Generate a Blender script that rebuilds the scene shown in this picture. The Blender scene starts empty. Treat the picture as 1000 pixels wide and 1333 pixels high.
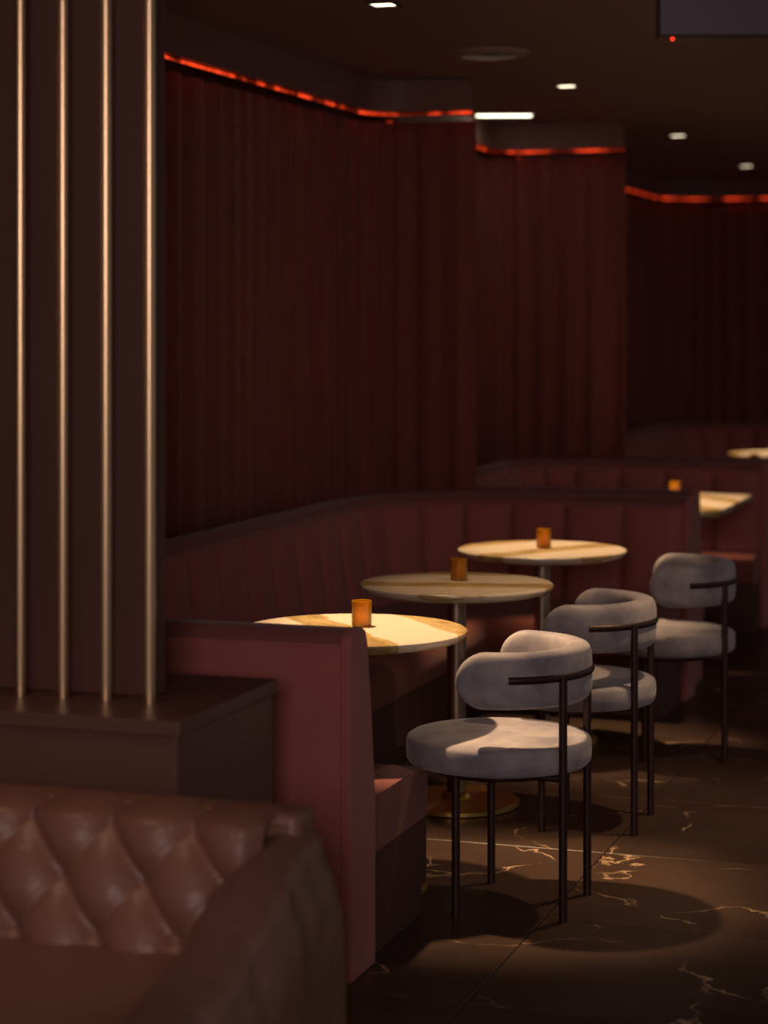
import bpy, math, random
from mathutils import Vector, Matrix
PI = math.pi
S = bpy.context.scene
C = bpy.context.collection
random.seed(7)

# ------------------------------------------------------------------ camera, world, exposure, lamps
# Room axes: x runs from the curtained wall (-3.4) into the lounge, y runs along the row of tables.
cd = bpy.data.cameras.new('camera')
cam = bpy.data.objects.new('camera', cd); C.objects.link(cam)
cam.location = (0, 0, 1.70)
cam.rotation_euler = (PI/2, 0, math.radians(18.3))
cd.sensor_fit = 'HORIZONTAL'; cd.sensor_width = 36; cd.lens = 100.8
cd.shift_y = -(666.5-418)/1000
cd.dof.use_dof = True; cd.dof.focus_distance = 6.45; cd.dof.aperture_fstop = 2.5
S.camera = cam

w = bpy.data.worlds.new('room_ambience'); S.world = w; w.use_nodes = True
bg = w.node_tree.nodes['Background']
bg.inputs[0].default_value = (1.0, 0.86, 0.84, 1); bg.inputs[1].default_value = 0.122

vs = S.view_settings
vs.view_transform = 'Standard'; vs.look = 'None'; vs.gamma = 1; vs.exposure = 0
vs.use_curve_mapping = False
S.cycles.use_denoising = True
S.cycles.max_bounces = 8
S.cycles.sample_clamp_indirect = 4

def area_lamp(name, loc, aim, size, power, col):
    l = bpy.data.lights.new(name, 'AREA'); l.energy = power; l.color = col; l.size = size
    o = bpy.data.objects.new(name, l); C.objects.link(o); o.location = loc
    o.rotation_euler = (Vector(aim)-Vector(loc)).to_track_quat('-Z', 'Y').to_euler()
    return o
# unseen fill added behind the camera: highlights on the poles, light on near faces
area_lamp('front_fill', (0.3, -2.2, 2.4), (-2.2, 4.6, 1.2), 1.4, 86, (1.0, 0.76, 0.70))

def spot_lamp(name, loc, aim, deg, power, col, blend=0.5, radius=0.03):
    l = bpy.data.lights.new(name, 'SPOT'); l.energy = power; l.color = col
    l.spot_size = math.radians(deg); l.spot_blend = blend; l.shadow_soft_size = radius
    o = bpy.data.objects.new(name, l); C.objects.link(o); o.location = loc
    o.rotation_euler = (Vector(aim)-Vector(loc)).to_track_quat('-Z', 'Y').to_euler()
    return o
WARM = (1.0, 0.64, 0.34)
CEIL = 2.85
spot_lamp('downlight_lamp', (-2.48, 6.24, 2.80), (-1.92, 6.23, 0.7), 34, 480, WARM, .75, .05)     # over the first table
spot_lamp('downlight_lamp', (-2.45, 7.40, 2.80), (-2.06, 7.24, 0.75), 26, 48, WARM, .8, .04)      # dimmed, over the second table
spot_lamp('downlight_lamp', (-2.36, 8.85, 2.80), (-2.08, 8.55, 0.75), 33, 330, WARM, .8, .05)     # over the third table
spot_lamp('downlight_lamp', (-2.45, 10.25, 2.80), (-2.12, 10.90, 0.75), 36, 430, WARM, .7, .05)
spot_lamp('downlight_lamp', (-2.45, 13.20, 2.80), (-2.18, 13.15, 0.8), 15, 160, WARM, .5, .05)
spot_lamp('downlight_lamp', (-2.45, 15.95, 2.80), (-2.10, 15.1, 0.75), 32, 380, WARM, .5, .05)
spot_lamp('downlight_lamp', (-0.78, 7.20, 2.80), (-1.25, 7.00, 0.2), 66, 130, WARM, 1.0, .05)      # beside the second chair
spot_lamp('downlight_lamp', (-2.35, 3.55, 2.80), (-2.30, 4.0, 0.55), 42, 26, (1.0, 0.62, 0.42), .8, .1)

# ------------------------------------------------------------------ materials
def mat(name, base, rough=0.6, metal=0.0, sheen=0.0, spec=0.5, noise=None, bump=None, coat=0.0, coords='Object'):
    m = bpy.data.materials.new(name); m.use_nodes = True
    nt = m.node_tree; N = nt.nodes; L = nt.links
    b = N['Principled BSDF']
    b.inputs['Base Color'].default_value = (*base, 1)
    b.inputs['Roughness'].default_value = rough
    b.inputs['Metallic'].default_value = metal
    b.inputs['Sheen Weight'].default_value = sheen
    b.inputs['Specular IOR Level'].default_value = spec
    b.inputs['Coat Weight'].default_value = coat
    tc = N.new('ShaderNodeTexCoord')
    if noise:                                   # (scale, amount, second colour)
        t = N.new('ShaderNodeTexNoise'); t.inputs['Scale'].default_value = noise[0]; t.inputs['Detail'].default_value = 5
        L.new(tc.outputs[coords], t.inputs['Vector'])
        r = N.new('ShaderNodeValToRGB'); r.color_ramp.elements[0].position = .5-noise[1]; r.color_ramp.elements[1].position = .5+noise[1]
        r.color_ramp.elements[0].color = (*base, 1); r.color_ramp.elements[1].color = (*noise[2], 1)
        L.new(t.outputs['Fac'], r.inputs['Fac']); L.new(r.outputs['Color'], b.inputs['Base Color'])
    if bump:                                    # (scale, strength)
        t = N.new('ShaderNodeTexNoise'); t.inputs['Scale'].default_value = bump[0]; t.inputs['Detail'].default_value = 6
        L.new(tc.outputs[coords], t.inputs['Vector'])
        bp = N.new('ShaderNodeBump'); bp.inputs['Strength'].default_value = bump[1]; bp.inputs['Distance'].default_value = 0.01
        L.new(t.outputs['Fac'], bp.inputs['Height']); L.new(bp.outputs['Normal'], b.inputs['Normal'])
    return m

def emit(name, col, strength, fold_gaps=None):
    m = bpy.data.materials.new(name); m.use_nodes = True
    nt = m.node_tree; N = nt.nodes; L = nt.links
    b = N['Principled BSDF']; b.inputs['Base Color'].default_value = (*[c*.3 for c in col], 1)
    b.inputs['Emission Color'].default_value = (*col, 1); b.inputs['Emission Strength'].default_value = strength
    if fold_gaps:  # uneven glow along the strip imitates curtain folds hiding it
        tc = N.new('ShaderNodeTexCoord'); t = N.new('ShaderNodeTexNoise')
        t.inputs['Scale'].default_value = fold_gaps; t.inputs['Detail'].default_value = 3
        L.new(tc.outputs['Object'], t.inputs['Vector'])
        mr = N.new('ShaderNodeMapRange'); mr.inputs['From Min'].default_value = .42; mr.inputs['From Max'].default_value = .62
        mr.inputs['To Min'].default_value = strength*.10; mr.inputs['To Max'].default_value = strength*1.9
        L.new(t.outputs['Fac'], mr.inputs['Value']); L.new(mr.outputs['Result'], b.inputs['Emission Strength'])
    return m

M = {}
M['ceiling'] = mat('dark_ceiling_paint', (.155, .093, .125), .55, noise=(1.2, .3, (.175, .10, .13)))
M['pelmet'] = mat('ceiling_paint_light_evened', (.18, .088, .078), .6, noise=(2, .3, (.19, .094, .082)))  # same paint as the ceiling, tone shifted to even out the light it gets
M['wall'] = mat('dark_brown_wall', (.095, .034, .027), .6, noise=(3, .3, (.11, .042, .033)))
M['curtain'] = mat('maroon_curtain', (.185, .044, .036), .85, sheen=.15, noise=(9, .25, (.22, .05, .042)), bump=(140, .15))
M['booth'] = mat('red_velvet', (.36, .10, .088), .8, sheen=.15, noise=(7, .25, (.40, .115, .10)), bump=(220, .12))
M['seat'] = mat('red_seat_velvet', (.23, .058, .042), .8, sheen=.12, noise=(7, .25, (.26, .066, .05)), bump=(220, .12))
M['boothtop'] = mat('dark_red_velvet', (.22, .062, .058), .8, sheen=.2, noise=(7, .25, (.25, .072, .066)), bump=(220, .12))
M['plinth'] = mat('booth_plinth', (.095, .034, .028), .7, bump=(60, .1))
M['velvet'] = mat('grey_velvet', (.22, .20, .245), .75, sheen=.3, noise=(9, .14, (.40, .36, .375)), bump=(16, .25))
M['bronze'] = mat('dark_bronze_metal', (.055, .030, .026), .42, metal=.6, bump=(90, .03))
M['steel'] = mat('brushed_bronze_column', (.42, .33, .26), .34, metal=1, bump=(120, .04))
M['brass'] = mat('polished_brass', (.90, .60, .16), .38, metal=1, noise=(6, .3, (.82, .52, .12)))
M['pole'] = mat('satin_brass_pole', (.88, .63, .39), .30, metal=1, noise=(4, .3, (.82, .57, .34)))
M['leather'] = mat('brown_leather', (.205, .094, .061), .40, spec=.5, noise=(5, .3, (.245, .112, .074)), bump=(38, .28))
M['armleather'] = mat('wrinkled_brown_leather', (.165, .078, .055), .42, spec=.5, noise=(5, .3, (.21, .10, .07)), bump=(22, .5))  # arm leather: darker than the back, with stronger wrinkles
M['button'] = mat('leather_button', (.055, .026, .02), .5, bump=(60, .2))
M['wood'] = mat('walnut_block', (.26, .12, .065), .45, noise=(14, .25, (.18, .08, .045)), bump=(40, .1))
M['console'] = mat('dark_lacquer', (.115, .052, .040), .40, spec=.4, noise=(6, .3, (.13, .058, .044)))
M['black'] = mat('black_plastic', (.03, .022, .022), .4, bump=(80, .05))
M['screen'] = mat('dark_screen', (.050, .030, .060), .45, noise=(2, .4, (.058, .036, .064)))  # slate tint of the reflected room put into the base colour
M['wick'] = mat('candle_wax', (.80, .62, .36), .5, bump=(40, .1))
M['ring'] = mat('light_ring_paint', (.24, .17, .15), .5, bump=(90, .05))
M['grout'] = mat('floor_grout', (.05, .035, .025), .8, noise=(12, .3, (.06, .04, .03)))
M['lens'] = emit('lamp_lens', (1.0, .84, .58), 4.0)
M['tube'] = emit('linear_lens', (1.0, .88, .66), 4.5)
M['led'] = emit('red_led', (1.0, .06, .012), .62, 9.0)
M['standby'] = emit('standby_red', (1.0, .03, .01), 2.0)

def marble(name, base, band, deep):
    """cream marble with broad streaked ochre bands"""
    m = bpy.data.materials.new(name); m.use_nodes = True
    nt = m.node_tree; N = nt.nodes; L = nt.links; b = N['Principled BSDF']
    b.inputs['Roughness'].default_value = .25
    tc = N.new('ShaderNodeTexCoord')
    mp = N.new('ShaderNodeMapping'); mp.inputs['Rotation'].default_value = (0, 0, math.radians(-40)); mp.inputs['Location'].default_value = (.237, 0, 0)
    L.new(tc.outputs['Object'], mp.inputs['Vector'])
    wv = N.new('ShaderNodeTexWave'); wv.inputs['Scale'].default_value = .90; wv.inputs['Distortion'].default_value = 1.6
    wv.inputs['Detail'].default_value = 4; wv.inputs['Detail Scale'].default_value = 2.2; wv.inputs['Detail Roughness'].default_value = .6
    L.new(mp.outputs[0], wv.inputs['Vector'])
    st = N.new('ShaderNodeMapping'); st.inputs['Scale'].default_value = (34, 7, 7); L.new(mp.outputs[0], st.inputs['Vector'])
    nz = N.new('ShaderNodeTexNoise'); nz.inputs['Scale'].default_value = 1; nz.inputs['Detail'].default_value = 7; nz.inputs['Distortion'].default_value = .8
    L.new(st.outputs[0], nz.inputs['Vector'])
    ma = N.new('ShaderNodeMath'); ma.operation = 'MULTIPLY_ADD'; ma.inputs[1].default_value = .22
    L.new(nz.outputs['Fac'], ma.inputs[0]); L.new(wv.outputs['Fac'], ma.inputs[2])
    r = N.new('ShaderNodeValToRGB'); e = r.color_ramp.elements
    e[0].position = .78; e[0].color = (0, 0, 0, 1); e[1].position = .84; e[1].color = (1, 1, 1, 1)
    L.new(ma.outputs[0], r.inputs['Fac'])
    sr = N.new('ShaderNodeValToRGB'); sr.color_ramp.elements[0].position = .36; sr.color_ramp.elements[0].color = (*deep, 1)
    sr.color_ramp.elements[1].position = .62; sr.color_ramp.elements[1].color = (*band, 1)
    L.new(nz.outputs['Fac'], sr.inputs['Fac'])
    mx = N.new('ShaderNodeMix'); mx.data_type = 'RGBA'
    L.new(r.outputs['Color'], mx.inputs['Factor']); mx.inputs['A'].default_value = (*base, 1); L.new(sr.outputs['Color'], mx.inputs['B'])
    L.new(mx.outputs['Result'], b.inputs['Base Color'])
    return m
M['marble'] = marble('cream_marble', (.72, .62, .49), (.54, .40, .19), (.35, .235, .088))

def floor_marble():
    m = bpy.data.materials.new('dark_emperador_marble'); m.use_nodes = True
    nt = m.node_tree; N = nt.nodes; L = nt.links; b = N['Principled BSDF']
    b.inputs['Roughness'].default_value = .34; b.inputs['Specular IOR Level'].default_value = .3
    geo = N.new('ShaderNodeNewGeometry'); oi = N.new('ShaderNodeObjectInfo')
    cmb = N.new('ShaderNodeCombineXYZ'); L.new(oi.outputs['Random'], cmb.inputs['X']); L.new(oi.outputs['Random'], cmb.inputs['Z'])
    sc = N.new('ShaderNodeVectorMath'); sc.operation = 'SCALE'; sc.inputs['Scale'].default_value = 9.0; L.new(cmb.outputs[0], sc.inputs[0])
    ad = N.new('ShaderNodeVectorMath'); ad.operation = 'ADD'
    L.new(geo.outputs['Position'], ad.inputs[0]); L.new(sc.outputs[0], ad.inputs[1])
    # warp
    wn = N.new('ShaderNodeTexNoise'); wn.inputs['Scale'].default_value = 3.5; wn.inputs['Detail'].default_value = 8
    L.new(ad.outputs[0], wn.inputs['Vector'])
    ws = N.new('ShaderNodeVectorMath'); ws.operation = 'SCALE'; ws.inputs['Scale'].default_value = .5; L.new(wn.outputs['Color'], ws.inputs[0])
    wa = N.new('ShaderNodeVectorMath'); wa.operation = 'ADD'; L.new(ad.outputs[0], wa.inputs[0]); L.new(ws.outputs[0], wa.inputs[1])
    vo = N.new('ShaderNodeTexVoronoi'); vo.feature = 'DISTANCE_TO_EDGE'; vo.inputs['Scale'].default_value = 1.7
    L.new(wa.outputs[0], vo.inputs['Vector'])
    vr = N.new('ShaderNodeValToRGB'); e = vr.color_ramp.elements
    e[0].position = 0; e[0].color = (1, 1, 1, 1); e[1].position = .012; e[1].color = (0, 0, 0, 1)
    L.new(vo.outputs['Distance'], vr.inputs['Fac'])
    # break the veins up
    bn = N.new('ShaderNodeTexNoise'); bn.inputs['Scale'].default_value = 4.5; bn.inputs['Detail'].default_value = 5
    L.new(ad.outputs[0], bn.inputs['Vector'])
    br = N.new('ShaderNodeMapRange'); br.inputs['From Min'].default_value = .46; br.inputs['From Max'].default_value = .62
    L.new(bn.outputs['Fac'], br.inputs['Value'])
    mu = N.new('ShaderNodeMath'); mu.operation = 'MULTIPLY'; L.new(vr.outputs['Color'], mu.inputs[0]); L.new(br.outputs['Result'], mu.inputs[1])
    cl = N.new('ShaderNodeTexNoise'); cl.inputs['Scale'].default_value = 2.2; cl.inputs['Detail'].default_value = 6
    L.new(ad.outputs[0], cl.inputs['Vector'])
    cr = N.new('ShaderNodeValToRGB'); cr.color_ramp.elements[0].color = (.048, .029, .021, 1); cr.color_ramp.elements[1].color = (.076, .046, .034, 1)
    cr.color_ramp.elements[0].position = .35; cr.color_ramp.elements[1].position = .7
    L.new(cl.outputs['Fac'], cr.inputs['Fac'])
    mx = N.new('ShaderNodeMix'); mx.data_type = 'RGBA'
    L.new(mu.outputs[0], mx.inputs['Factor']); L.new(cr.outputs['Color'], mx.inputs['A']); mx.inputs['B'].default_value = (.62, .42, .26, 1)
    L.new(mx.outputs['Result'], b.inputs['Base Color'])
    return m
M['floor'] = floor_marble()

def amber_glass():
    m = bpy.data.materials.new('amber_glass'); m.use_nodes = True
    nt = m.node_tree; N = nt.nodes; L = nt.links
    out = N['Material Output']; N.remove(N['Principled BSDF'])
    tr = N.new('ShaderNodeBsdfTransparent'); tr.inputs[0].default_value = (.92, .52, .08, 1)
    tl = N.new('ShaderNodeBsdfTranslucent'); tl.inputs[0].default_value = (.90, .50, .02, 1)
    df = N.new('ShaderNodeBsdfDiffuse'); df.inputs[0].default_value = (.80, .44, .015, 1)
    gl = N.new('ShaderNodeBsdfGlossy'); gl.inputs['Roughness'].default_value = .08
    fr = N.new('ShaderNodeFresnel'); fr.inputs['IOR'].default_value = 1.5
    nz = N.new('ShaderNodeTexNoise'); nz.inputs['Scale'].default_value = 30
    a = N.new('ShaderNodeMixShader'); a.inputs[0].default_value = .5
    L.new(tl.outputs[0], a.inputs[1]); L.new(df.outputs[0], a.inputs[2])
    b = N.new('ShaderNodeMixShader'); L.new(a.outputs[0], b.inputs[2]); L.new(tr.outputs[0], b.inputs[1])
    mr = N.new('ShaderNodeMapRange'); mr.inputs['To Min'].default_value = .42; mr.inputs['To Max'].default_value = .58
    L.new(nz.outputs['Fac'], mr.inputs['Value']); L.new(mr.outputs['Result'], b.inputs[0])
    c = N.new('ShaderNodeMixShader'); L.new(fr.outputs[0], c.inputs[0]); L.new(b.outputs[0], c.inputs[1]); L.new(gl.outputs[0], c.inputs[2])
    L.new(c.outputs[0], out.inputs[0])
    return m
M['amber'] = amber_glass()

# ------------------------------------------------------------------ mesh helpers
class MB:
    def __init__(self): self.v = []; self.f = []
    def add(self, vs_, fs):
        o = len(self.v); self.v += [tuple(p) for p in vs_]; self.f += [tuple(i+o for i in f) for f in fs]; return self
    def box(self, x0, x1, y0, y1, z0, z1):
        return self.add([(x0,y0,z0),(x1,y0,z0),(x1,y1,z0),(x0,y1,z0),(x0,y0,z1),(x1,y0,z1),(x1,y1,z1),(x0,y1,z1)],
                        [(3,2,1,0),(4,5,6,7),(0,1,5,4),(1,2,6,5),(2,3,7,6),(3,0,4,7)])
    def loft(self, rings, cap=True, closed=True):
        n = len(rings[0]); vs_ = [p for r in rings for p in r]; fs = []
        for i in range(len(rings)-1):
            for j in range(n if closed else n-1):
                k = (j+1) % n
                fs.append((i*n+j, i*n+k, (i+1)*n+k, (i+1)*n+j))
        if cap and closed:
            fs.append(tuple(reversed(range(n)))); fs.append(tuple((len(rings)-1)*n+j for j in range(n)))
        return self.add(vs_, fs)
    def lathe(self, prof, n=48, c=(0,0,0)):
        """profile of (radius, z); open ends at radius 0 are closed by a small cap"""
        rings = [[(c[0]+max(r,1e-4)*math.cos(2*PI*k/n), c[1]+max(r,1e-4)*math.sin(2*PI*k/n), c[2]+z) for k in range(n)] for r, z in prof]
        return self.loft(rings, True)
    def tube(self, pts, r, n=12):
        pts = [Vector(p) for p in pts]; rings = []
        up = Vector((0,0,1))
        for i, p in enumerate(pts):
            t = (pts[min(i+1,len(pts)-1)]-pts[max(i-1,0)]).normalized()
            a = t.cross(up)
            if a.length < 1e-3: a = Vector((1,0,0))
            a.normalize(); b = t.cross(a)
            rr = r(i/(len(pts)-1)) if callable(r) else r
            rings.append([tuple(p+a*rr*math.cos(2*PI*k/n)+b*rr*math.sin(2*PI*k/n)) for k in range(n)])
        return self.loft(rings)
    def mesh(self, name):
        me = bpy.data.meshes.new(name); me.from_pydata(self.v, [], self.f); me.validate(); me.update()
        import bmesh as _b
        bm = _b.new(); bm.from_mesh(me); _b.ops.recalc_face_normals(bm, faces=bm.faces); bm.to_mesh(me); bm.free()
        return me

def obj(name, mb, m, parent=None, smooth=True, bevel=0.0, seg=2, angle=35):
    me = mb.mesh(name) if isinstance(mb, MB) else mb
    if not me.materials: me.materials.append(m)
    o = bpy.data.objects.new(name, me); C.objects.link(o)
    if parent: o.parent = parent
    if smooth:
        for p in me.polygons: p.use_smooth = True
        try: me.set_sharp_from_angle(angle=math.radians(angle))
        except Exception: pass
    if bevel:
        b = o.modifiers.new('bevel', 'BEVEL'); b.width = bevel; b.segments = seg; b.limit_method = 'ANGLE'; b.angle_limit = math.radians(40)
    return o
def tag(o, label=None, cat=None, group=None, kind=None):
    if label: o['label'] = label
    if cat: o['category'] = cat
    if group: o['group'] = group
    if kind: o['kind'] = kind
    return o
def empty(name, loc, rz=0):
    o = bpy.data.objects.new(name, None); C.objects.link(o); o.location = loc; o.rotation_euler = (0,0,rz); o.empty_display_size = .1
    return o
def copy_tree(o, parent=None):
    c = o.copy(); C.objects.link(c)
    if parent: c.parent = parent
    for ch in list(o.children): copy_tree(ch, c)
    return c
def struct(name, mb, m, **k):
    return tag(obj(name, mb, m, **k), kind='structure')

# ------------------------------------------------------------------ setting: floor, ceiling, walls
fl = struct('floor', MB().box(-3.6, 3.2, -0.6, 18.0, -.12, -.008), M['grout'], smooth=False)
fl['label'] = 'dark brown marble tile floor with pale gold veins'
TS = .80
tm = MB()
e_, h_ = .0016, TS/2-.0018
tm.loft([[(-h_,-h_,-.008),(h_,-h_,-.008),(h_,h_,-.008),(-h_,h_,-.008)],
         [(-h_,-h_,-e_),(h_,-h_,-e_),(h_,h_,-e_),(-h_,h_,-e_)],
         [(-h_+e_,-h_+e_,0),(h_-e_,-h_+e_,0),(h_-e_,h_-e_,0),(-h_+e_,h_-e_,0)]])
tile_mesh = tm.mesh('tile'); tile_mesh.materials.append(M['floor'])
for i in range(-2, 6):
    for j in range(-9, 14):
        x = -1.49 - TS/2 + i*TS; y = 6.75 + TS/2 + j*TS
        if x - TS/2 < -3.6 or y + TS/2 > 18.0 or y - TS/2 < -.6: continue
        t = bpy.data.objects.new('tile', tile_mesh); C.objects.link(t); t.parent = fl; t.location = (x, y, 0)
struct('ceiling', MB().box(-3.6, 0.2, 2.4, 18.0, CEIL, CEIL+.12), M['ceiling'], smooth=False)['label'] = 'dark brown painted ceiling with small downlights'
struct('wall_left', MB().box(-3.62, -3.50, 3.0, 18.0, 0, CEIL), M['wall'], smooth=False)['label'] = 'dark brown wall behind the maroon curtains'
struct('wall_back', MB().box(-3.5, 3.2, 17.80, 17.95, 0, CEIL), M['wall'], smooth=False)['label'] = 'dark wall at the far end of the lounge'
# partition behind the brass poles, standing on the console
struct('wall_near', MB().box(-3.5, -2.078, 4.585, 4.645, .8244, CEIL), M['wall'], smooth=False, bevel=.004)['label'] = 'dark brown partition behind the brass poles'

# ------------------------------------------------------------------ curtains, pelmets, LED strips
def arc_path(points, r, step=.02):
    """polyline (x, y) with rounded corners sampled evenly -> [(x, y, nx, ny)] with n to the right of travel"""
    P = [Vector((*p, 0)) for p in points]; seg = []
    cur = P[0]
    pts = [P[0]]
    for i in range(1, len(P)-1):
        d0 = (P[i]-P[i-1]).normalized(); d1 = (P[i+1]-P[i]).normalized()
        ang = d0.angle(d1); tl = r*math.tan(ang/2)
        s = P[i]-d0*tl; e = P[i]+d1*tl
        side = 1 if d0.cross(d1).z > 0 else -1
        nrm = Vector((-d0.y, d0.x, 0))*side
        cc = s+nrm*r
        pts.append(s)
        for k in range(1, 17):
            q = Matrix.Rotation(side*ang*k/16, 3, 'Z') @ (s-cc)
            pts.append(cc+q)
    pts.append(P[-1])
    L_ = [0]
    for a, b in zip(pts, pts[1:]): L_.append(L_[-1]+(b-a).length)
    tot = L_[-1]
    def at(s):
        s = max(0, min(tot, s))
        for i in range(len(pts)-1):
            if s <= L_[i+1]+1e-9:
                d = pts[i+1]-pts[i]
                if d.length < 1e-9: continue
                f = (s-L_[i])/d.length
                # smooth tangent
                d = d.normalized()
                p = pts[i].lerp(pts[i+1], f)
                return p, d
        return pts[-1], (pts[-1]-pts[-2]).normalized()
    def full(s):
        p, _ = at(s); a, _ = at(s-.03); b, _ = at(s+.03)
        d = (b-a).normalized()
        return p.x, p.y, d.y, -d.x
    return full, tot

def curtain(points, r, label, led_label):
    f, tot = arc_path(points, r)
    n = int(tot/.0125); zs = [.015, .5, 1.0, 1.5, 2.0, 2.35, 2.55, 2.655]
    rnd = random.Random(len(label)); ph = 0; prof = []
    for i in range(n+1):
        s = tot*i/n
        wl = .15+.045*math.sin(s*2.3+1.1)+.03*math.sin(s*7.1)
        ph += 2*PI*(tot/n)/wl
        prof.append((s, ph))
    rows = []
    for z in zs:
        row = []
        k = .55+.35*(1-z/2.66)
        for s, p_ in prof:
            x, y, nx, ny = f(s)
            a = (.027+.012*math.sin(s*3.1+.7))*k*(math.sin(p_+.25*math.sin(z*1.3+s*3))+.25*math.sin(2.3*p_+1))
            row.append((x+nx*a, y+ny*a, z))
        rows.append(row)
    mb = MB(); mb.loft(rows, cap=False, closed=False)
    c = obj('curtain', mb, M['curtain'], angle=180)
    so = c.modifiers.new('cloth', 'SOLIDIFY'); so.thickness = .004; so.offset = 0
    tag(c, label, 'curtain', 'maroon curtains around the booths')
    # pelmet board above the curtain, hung from the ceiling
    m = int(tot/.06); rings = []
    for i in range(m+1):
        x, y, nx, ny = f(tot*i/m)
        rings.append([(x+nx*d, y+ny*d, z) for d, z in ((.020,2.70),(.085,2.70),(.085,CEIL),(.020,CEIL))])
    struct('trim_1', MB().loft(rings), M['pelmet'], angle=50)['label'] = 'dark pelmet board above a red lit curtain'
    rings = []
    for i in range(m+1):
        x, y, nx, ny = f(tot*i/m)
        rings.append([(x+nx*(.062+.007*math.cos(q)), y+ny*(.062+.007*math.cos(q)), 2.688+.007*math.sin(q)) for q in [2*PI*k/8 for k in range(8)]])
    l = obj('light_strip', MB().loft(rings), M['led'])
    tag(l, led_label, 'light strip', 'red light strips above the curtains')

curtain([(-3.365, 4.96), (-3.365, 9.86), (-2.80, 9.86)], .26,
        'maroon pleated curtain behind the nearest booth and its three round tables', 'red light strip above the nearest curtain, longest of the three')
curtain([(-3.40, 10.15), (-3.40, 12.27), (-2.58, 12.27)], .26,
        'maroon pleated curtain behind the booth with the rectangular table', 'short straight red light strip above the middle curtain')
curtain([(-3.40, 12.70), (-3.40, 17.45), (-1.2, 17.45)], .5,
        'dark maroon curtain at the far end of the lounge', 'red light strip bending above the farthest curtain')

# ------------------------------------------------------------------ booths
def booth(a0, a1, xn, xf, wall, label, near_label=None):
    r = .80 if a1-a0 > 3 else .45
    root = empty('banquette', ((xn+wall)/2, (a0+a1)/2, 0))
    tag(root, label, 'booth seat', 'velvet booth seats along the curtains')
    # path of the outer face, travelling far end -> wall -> near end so that n (right of travel) points outward; inward = -n
    f, tot = arc_path([(xn, a0), (wall, a0), (wall, a1), (xf, a1)], r)
    ox, oy = root.location.x, root.location.y
    def P(s, d, z):
        x, y, nx, ny = f(s)
        sgn = 1 if inward else -1
        return (x+nx*d*sgn-ox, y+ny*d*sgn-oy, z)
    x, y, nx, ny = f(.05); inward = ny > 0
    def sweep(prof, s0, s1, n, bulge=None):
        rings = []
        for i in range(n+1):
            t = i/n; s = s0+(s1-s0)*t
            rings.append([P(s, d + (bulge(t, z) if bulge and k >= 3 else 0), z) for k, (d, z) in enumerate(prof)])
        return MB().loft(rings)
    n = max(24, int(tot/.08))
    rmax = r-.02
    sd = .76 if r > .7 else .43 if False else min(.76, rmax)
    # outer shell
    obj('shell', sweep([(0,.06),(.10,.06),(.10,.86),(.085,.878),(.06,.884),(.025,.880),(.006,.868),(0,.85)], 0, tot, n), M['booth'], root, angle=50)
    # rounded top roll
    obj('top_roll', sweep([(.004,.872),(.012,.892),(.04,.905),(.08,.905),(.112,.892),(.12,.868),(.10,.852),(.03,.852)], 0, tot, n), M['boothtop'], root, angle=60)
    # seat and plinth
    if r > .7:
        spans = [(0, tot)]
    else:
        spans = [(0, tot)]
    for s0, s1 in spans:
        obj('seat', sweep([(.10,.27),(sd-.01,.27),(sd,.285),(sd+.004,.33),(sd,.385),(sd-.02,.41),(sd-.06,.42),(.10,.425)], s0, s1, n), M['seat'], root, angle=50)
        obj('plinth', sweep([(.012,.0),(sd-.06,.0),(sd-.06,.08),(sd-.012,.08),(sd-.012,.268),(.10,.268),(.10,.055),(.012,.055)], s0, s1, n), M['plinth'], root, smooth=False)
    # vertical channels of the padded back, each its own piece
    cnt = max(4, round(tot/.27)); cw = tot/cnt
    prof = [(.10,.425),(.10,.855),(.108,.868),(.128,.872),(.145,.862),(.152,.84),(.168,.70),(.19,.55),(.205,.43)]
    for i in range(cnt):
        s0 = i*cw+.0015; s1 = (i+1)*cw-.0015
        obj('back_panel', sweep(prof, s0, s1, 8, lambda t, z: 0.034*math.sqrt(max(0, 1-(2*t-1)**2))*(1 if z < .86 else .4)), M['booth'], root, angle=60)
    # end caps closing the back at both open ends
    for s_end, sg in ((0, -1), (tot, 1)):
        x, y, nx, ny = f(s_end if sg > 0 else 0)
        px, py = x-ox, y-oy
        mb = MB()
        pr = [(0,.0),(.205,.0),(.205,.44),(.175,.66),(.14,.86),(.125,.892),(.095,.905),(.035,.905),(.008,.892),(0,.86)]
        sg2 = 1 if inward else -1
        rings = []
        for off in (-.002, .028):
            rings.append([(px+off, py+ny*d*sg2, z) for d, z in pr])
        obj('end_panel', mb.loft(rings), M['booth'], root, smooth=False, bevel=.006)
    return root
booth(5.20, 9.75, -1.838, -1.758, -3.26, 'long red velvet booth seat with three round tables, its mauve end panel in the foreground')
booth(9.98, 12.14, -1.80, -1.76, -3.26, 'short red velvet booth seat around the rectangular marble table')
booth(12.42, 17.05, -1.80, -1.76, -3.26, 'farthest red velvet booth seat below the far curtain')

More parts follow.
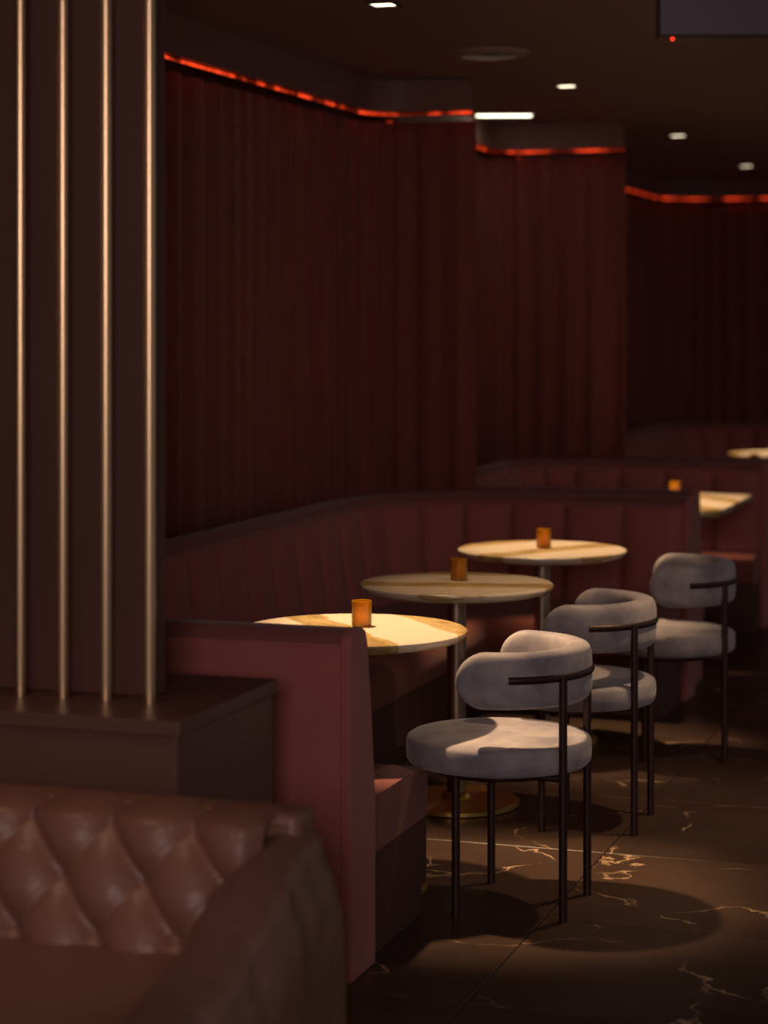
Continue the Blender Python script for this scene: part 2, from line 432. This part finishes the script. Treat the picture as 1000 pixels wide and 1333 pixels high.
# ------------------------------------------------------------------ tables
TZ = .778; TR = .342
def round_table(x, y, label, rz):
    t = empty('round_table', (x, y, 0), rz)
    tag(t, label, 'table', 'round marble tables in the booths')
    obj('table_top', MB().lathe([(0,TZ-.035),(TR-.05,TZ-.035),(TR-.018,TZ-.027),(TR-.004,TZ-.016),(TR,TZ-.009),(TR-.001,TZ-.003),(TR-.005,TZ),(0,TZ)], 96), M['marble'], t, angle=30)
    obj('column', MB().lathe([(0,.03),(.034,.03),(.034,TZ-.043),(0,TZ-.043)], 32), M['steel'], t)
    obj('mounting_plate', MB().lathe([(0,TZ-.043),(.11,TZ-.043),(.11,TZ-.035),(0,TZ-.035)], 32), M['bronze'], t)
    obj('collar', MB().lathe([(0,.022),(.05,.022),(.052,.03),(.044,.044),(.036,.048),(0,.048)], 32), M['brass'], t)
    obj('base', MB().lathe([(0,0),(.215,0),(.222,.004),(.222,.016),(.216,.021),(.06,.026),(0,.026)], 64), M['brass'], t, angle=30)
    return t
round_table(-2.110, 6.09, 'nearest round cream marble table in bright light behind the mauve panel', 0)
round_table(-2.136, 7.27, 'round marble table in shade, between the two bright round tables', 1.1)
round_table(-2.127, 8.47, 'bright round marble table beside the third grey chair, at the end of the near booth', 1.9)
round_table(-2.12, 13.45, 'round table below the middle booth edge, only its glasses in sight', .6)
round_table(-2.10, 15.10, 'farthest round marble table, cut by the right frame edge', 2.4)

t = empty('rectangular_table', (-2.085, 10.945, 0))
tag(t, 'brightly lit rectangular marble table in the middle booth', 'table')
obj('table_top', MB().box(-.355,.355,-.555,.555,TZ-.03,TZ), M['marble'], t, smooth=False, bevel=.006)
for s in (-.33, .33):
    obj('column', MB().lathe([(0,.02),(.034,.02),(.034,TZ-.03),(0,TZ-.03)], 24, (0,s,0)), M['steel'], t)
    obj('base', MB().lathe([(0,0),(.16,0),(.165,.005),(.165,.016),(.155,.02),(0,.024)], 40, (0,s,0)), M['brass'], t)

# ------------------------------------------------------------------ amber votive glasses
def votive():
    g = empty('votive_glass', (0,0,0))
    ro, ri, h = .031, .0275, .078
    obj('glass', MB().lathe([(0,0),(ro-.005,0),(ro-.002,.002),(ro-.001,.006),(ro,h-.002),(ro-.0015,h),(ri,h-.001),(ri-.0015,.012),(ri-.006,.009),(0,.009)], 40), M['amber'], g)
    c = obj('candle', MB().lathe([(0,.0095),(.021,.0095),(.021,.030),(.018,.032),(0,.031)], 24), M['wick'], g)
    obj('wick', MB().tube([(0,0,.030),(.0005,0,.036),(.002,0,.041)], .0011, 6), M['black'], c)
    return g
spots = [(-2.105, 6.15, 'amber votive glass shining on the nearest bright round table'),
         (-2.150, 7.35, 'dim amber votive glass on the round table in shade'),
         (-2.130, 8.51, 'amber votive glass on the bright round table beside the third grey chair'),
         (-2.10, 11.23, 'amber votive glass on the rectangular marble table'),
         (-2.17, 13.20, 'amber votive glass glowing just above the far edge of the middle booth'),
         (-2.06, 13.75, 'dark votive glass in front of the farthest round table at the right edge')]
g0 = votive()
for i, (x, y, lb) in enumerate(spots):
    g = g0 if i == 0 else copy_tree(g0)
    g.location = (x, y, TZ); g.rotation_euler.z = i*.9
    tag(g, lb, 'candle holder', 'amber votive glasses on the tables')

# ------------------------------------------------------------------ grey velvet chairs
def chair():
    root = empty('dining_chair', (0,0,0))
    R = .27
    obj('seat', MB().lathe([(0,.412),(R-.025,.412),(R-.008,.415),(R,.424),(R+.002,.450),(R+.001,.478),(R-.003,.486),(R-.011,.491),(R-.03,.495),(R-.09,.499),(0,.501)], 72), M['velvet'], root, angle=60)
    # curved back: swept pad with round ends, open to the front (+x)
    rc = .240; zc = .684; hz = .079; th = .034
    pts = []
    L_arm = .055
    n_arc = 40
    path = []
    for k in range(9): path.append((L_arm*(1-k/8), rc, 0, 1))
    for k in range(1, n_arc+1):
        q = PI/2+PI*k/n_arc; path.append((rc*math.cos(q), rc*math.sin(q), math.cos(q), math.sin(q)))
    for k in range(1, 9): path.append((L_arm*k/8, -rc, 0, -1))
    # arc length for the rounded ends
    Ls = [0]
    for a, b in zip(path, path[1:]): Ls.append(Ls[-1]+math.hypot(b[0]-a[0], b[1]-a[1]))
    tot = Ls[-1]
    def at(s):
        for i in range(len(path)-1):
            if s <= Ls[i+1]+1e-9:
                u = (s-Ls[i])/(Ls[i+1]-Ls[i]); a, b = path[i], path[i+1]
                return [a[j]+(b[j]-a[j])*u for j in range(4)]
        return path[-1]
    ss = [hz*(1-math.cos(k/10*PI/2)) for k in range(11)]
    mids = [hz+(tot-2*hz)*k/44 for k in range(1, 44)]
    allS = ss+mids+[tot-s for s in reversed(ss)]
    rings = []
    for s in allS:
        e = min(s, tot-s)
        f = math.sqrt(max(0, 1-(1-e/hz)**2)) if e < hz else 1
        f = max(f, .03)
        x, y, nx, ny = at(s)
        ring = []
        for k in range(28):
            q = 2*PI*k/28
            cx = math.copysign(abs(math.cos(q))**.60, math.cos(q)); sz = math.copysign(abs(math.sin(q))**.50, math.sin(q))
            d = th*cx*(.66+.34*min(1, f*1.4)); z = zc+hz*f*sz
            d -= .012*(1 if cx < 0 else 0)*f
            ring.append((x+nx*d, y+ny*d, z))
        rings.append(ring)
    obj('backrest', MB().loft(rings), M['velvet'], root, angle=80)
    # bronze rail around the back, and legs
    rr = .268
    q0 = PI-math.radians(112); arc = []
    for k in range(41):
        q = math.radians(68+0)+0
        ang = math.radians(111)+math.radians(138)*k/40
        arc.append((rr*math.cos(ang), rr*math.sin(ang), .690))
    obj('back_rail', MB().tube(arc, .0125, 12), M['bronze'], root)
    for s in (1, -1):
        obj('leg', MB().tube([(-.230, s*.153, z) for z in (0, .2, .45, .694)], .0125, 12), M['bronze'], root)
        obj('leg', MB().tube([(.075, s*.19, z) for z in (0, .2, .405)], .0125, 12), M['bronze'], root)
    ring = [(.205*math.cos(2*PI*k/48), .205*math.sin(2*PI*k/48), .403) for k in range(49)]
    fr = MB().tube(ring, .011, 10)
    for s in (1, -1): fr.tube([(-.14, s*.145, .403), (-.230, s*.153, .403)], .010, 10)
    obj('seat_frame', fr, M['bronze'], root)
    return root
ch = chair()
for i, (x, y, rz, lb) in enumerate([
    (-1.66, 6.09, PI, 'nearest grey velvet chair with curved back and round seat at the first round table'),
    (-1.68, 7.16, PI+.02, 'middle grey velvet chair with curved back, between two others like it'),
    (-1.605, 8.38, PI+.163, 'farthest grey velvet chair with curved back, beside the red booth end')]):
    c = ch if i == 0 else copy_tree(ch)
    c.location = (x, y, 0); c.rotation_euler.z = rz
    tag(c, lb, 'chair', 'grey velvet chairs at the tables')

# ------------------------------------------------------------------ console and brass poles
co = empty('console', (-2.7, 4.62, 0))
tag(co, 'dark lacquered console behind the leather sofa, carrying brass poles', 'console')
obj('body', MB().box(-.58,.79,-.29,.29,.06,.79), M['console'], co, smooth=False, bevel=.004)
obj('top', MB().box(-.58,.80,-.30,.30,.79,.824), M['console'], co, smooth=False, bevel=.004)
obj('plinth', MB().box(-.56,.76,-.25,.26,0,.06), M['console'], co, smooth=False)
names = ['rightmost', 'second from the right', 'third from the right', 'leftmost']
pole0 = None
for k in range(4):
    if pole0 is None:
        pole0 = obj('brass_pole', MB().lathe([(0,0),(.014,0),(.014,CEIL-.8245),(0,CEIL-.8245)], 24), M['pole'])
        p = pole0
    else:
        p = pole0.copy(); C.objects.link(p)
    p.location = (-2.06-.11*k, 4.515, .8243)
    tag(p, 'slim brass pole on the dark console, %s of the four' % names[k], 'pole', 'brass poles in front of the partition')

# ------------------------------------------------------------------ leather sofa
sf = empty('leather_sofa', (-2.45, 3.75, 0))
tag(sf, 'brown leather sofa with deep buttoned back and sloping arm in the foreground', 'sofa')
ox, oy = -2.45, 3.75
SX0, SX1 = -3.40, -1.49          # outer width
bx0, bx1 = SX0+.15, SX1-.13
s_, t_ = .184, .105
U0, V0 = -1.776, .648
def tuft(u, z):
    a = (u-U0)/s_+(z-V0)/(2*t_); b = (u-U0)/s_-(z-V0)/(2*t_)
    pa = abs(math.sin(PI*a)); pb = abs(math.sin(PI*b))
    if z >= V0: return .064*abs(math.sin(PI*(u-U0)/s_))**.55
    return .042*pa**.55+.022*pb**.55
nu, nv = 150, 60
rows = []
for j in range(nv+1):
    v = j/nv; row = []
    for i in range(nu+1):
        u = bx0+(bx1-bx0)*i/nu
        if v < .78:
            z = .36+(0.657-.36)*v/.78
            y = 4.13-.11*(1-v/.78)
            d = tuft(u, z)
            d = d*min(1, (u-bx0)/.03+.3, (bx1-u)/.03+.3)
            row.append((u-ox, y-d-oy, z))
        else:
            q = (v-.78)/.22*PI*.75
            d = tuft(u, 1)*min(1, (u-bx0)/.03+.3, (bx1-u)/.03+.3)
            row.append((u-ox, 4.19-(.060+d*(1-.5*(v-.78)/.22))*math.cos(q)-oy, 0.657+(.008+.35*d)*math.sin(q)))
    rows.append(row)
bk = MB().loft(rows, cap=False, closed=False)
back = obj('backrest', bk, M['leather'], sf, angle=180)
obj('back_frame', MB().box(bx0-ox-.02, bx1-ox+.05, 4.18-oy, 4.285-oy, .12, .675), M['leather'], sf, smooth=True, bevel=.02, seg=3)
bm_ = MB().lathe([(0,-.010),(.010,-.008),(.015,0),(.011,.006),(0,.009)], 16).mesh('button')
bm_.materials.append(M['button'])
for p_ in bm_.polygons: p_.use_smooth = True
for r_ in range(-1, 4):
    z = V0-r_*t_
    if z < .40 or z > .655: continue
    for i in range(-12, 8):
        u = U0+(i+(.5 if r_ % 2 else 0))*s_
        if u < bx0+.03 or u > bx1-.02: continue
        v78 = (z-.36)/(0.657-.36)
        o = bpy.data.objects.new('button', bm_); C.objects.link(o); o.parent = back
        o.location = (u-ox, 4.13-.11*(1-v78)-oy-.006, z); o.rotation_euler = (PI/2, 0, 0)
# seat cushion, base, feet
obj('seat_cushion', MB().box(bx0-ox+.002, bx1-ox-.012, 3.12-oy, 4.04-oy, .24, .42), M['leather'], sf, smooth=True, bevel=.05, seg=5)
obj('base', MB().box(bx0-ox-.02, bx1-ox+.02, 3.16-oy, 4.20-oy, .10, .238), M['leather'], sf, smooth=True, bevel=.015)
for x in (SX0+.12, SX1-.10):
    for y in (3.2, 4.2):
        obj('foot', MB().lathe([(0,0),(.022,0),(.03,.06),(.034,.10),(0,.10)], 16, (x-ox, y-oy, 0)), M['wood'], sf)
def arm(xc, flip):
    rings = []
    for k in range(37):
        t = k/36; y = 4.255-1.08*t
        top = .640-.165*(1-math.cos(min(1, t*1.5)*PI))/2-.02*t
        wv = .009*math.sin(t*43)*math.sin(t*17+1)
        hw = .062+.022*min(1, t*4)+wv
        ring = []
        for q in range(15):
            a = PI*q/14
            ring.append((xc+flip*(hw*math.cos(a)-.012)-ox, y-oy, top-.06+.06*math.sin(a)))
        ring += [(xc+flip*(-hw+.004)-ox, y-oy, top-.14), (xc+flip*(-hw+.004)-ox, y-oy, .10), (xc+flip*.100-ox, y-oy, .10),
                 (xc+flip*.098-ox, y-oy, .34), (xc+flip*(.5*hw+.058)-ox, y-oy, top-.17), (xc+flip*(hw+.006)-ox, y-oy, top-.10)]
        rings.append(ring)
    return obj('armrest', MB().loft(rings), M['armleather'], sf, angle=60)
arm(SX1-.10, 1); arm(SX0+.10, -1)
obj('frame_block', MB().box(-1.632-ox, -1.577-ox, 4.257-oy, 4.289-oy, .45, .672), M['wood'], sf, smooth=False, bevel=.004)['label'] = 'walnut frame block at the back of the arm'

# ------------------------------------------------------------------ ceiling fittings
def downlight():
    d = empty('ceiling_light', (0,0,CEIL))
    fm = MB()
    for x0,x1,y0,y1 in ((-.052,.052,-.052,-.042),(-.052,.052,.042,.052),(-.052,-.042,-.042,.042),(.042,.052,-.042,.042)): fm.box(x0,x1,y0,y1,-.006,0)
    obj('frame', fm, M['black'], d, smooth=False)
    obj('lens', MB().box(-.041,.041,-.041,.041,-.003,0), M['lens'], d, smooth=False)
    return d
dl = downlight()
for i, (x, y, lb) in enumerate([(-2.45, 7.40, 'small square ceiling downlight at the top edge, nearest of the row'),
                                (-2.45, 10.25, 'second small square ceiling downlight, right of the bright linear light'),
                                (-2.45, 13.20, 'third small square ceiling downlight along the row'),
                                (-2.45, 15.95, 'fourth and farthest small square ceiling downlight in the row'),]):
    d = dl if i == 0 else copy_tree(dl)
    d.location = (x, y, CEIL); tag(d, lb, 'ceiling light', 'square downlights in the ceiling')
for x, y, lb in ((-0.78, 7.20, 'square ceiling downlight out to the side of the middle chair'), (-2.35, 3.55, 'square ceiling downlight above the leather sofa')):
    d = copy_tree(dl); d.location = (x, y, CEIL); tag(d, lb, 'ceiling light', 'square downlights in the ceiling')
ll = empty('linear_light', (-3.13, 11.60, CEIL), .30)
tag(ll, 'bright linear ceiling light beside the end of the nearest curtain', 'ceiling light')
fm = MB()
for x0,x1,y0,y1 in ((-.165,.165,-.085,-.075),(-.165,.165,.075,.085),(-.165,-.155,-.075,.075),(.155,.165,-.075,.075)): fm.box(x0,x1,y0,y1,-.006,0)
obj('frame', fm, M['black'], ll, smooth=False)
obj('lens', MB().box(-.153,.153,-.073,.073,-.004,0), M['tube'], ll, smooth=False)
def round_light():
    d = empty('ceiling_light', (0,0,CEIL))
    obj('rim', MB().lathe([(.120,0),(.120,-.022),(.128,-.026),(.150,-.024),(.166,-.006),(.168,0)], 48), M['ring'], d, angle=50)
    obj('lens', MB().lathe([(0,-.003),(.05,-.003),(.05,0),(0,0)], 32), M['lens'], d)
    return d
rl = round_light()
for i, (x, y, lb) in enumerate([(-2.45, 8.85, 'faint round recessed ceiling light between the first two square downlights'),
                                (-2.48, 6.24, 'round recessed ceiling light above the nearest marble table')]):
    d = rl if i == 0 else copy_tree(rl)
    d.location = (x, y, CEIL); tag(d, lb, 'ceiling light', 'round recessed lights in the ceiling')

# hung screen at the upper right
tv = empty('hanging_screen', (-.63, 5.27, 2.384), math.radians(18.3))
tag(tv, 'dark slate screen hung under the ceiling with a red standby light', 'screen')
obj('housing', MB().box(-.395,.395,-.02,.035,0,.45), M['black'], tv, smooth=False, bevel=.006)
obj('display', MB().box(-.39,.39,-.024,-.0202,.008,.445), M['screen'], tv, smooth=False)
obj('standby_light', MB().lathe([(0,-.008),(.004,-.006),(.005,0),(0,0)], 12, (-.36, -.01, 0)), M['standby'], tv)
obj('bracket', MB().box(-.06,.06,.035,.06,.12,CEIL-2.384), M['black'], tv, smooth=False, bevel=.003)
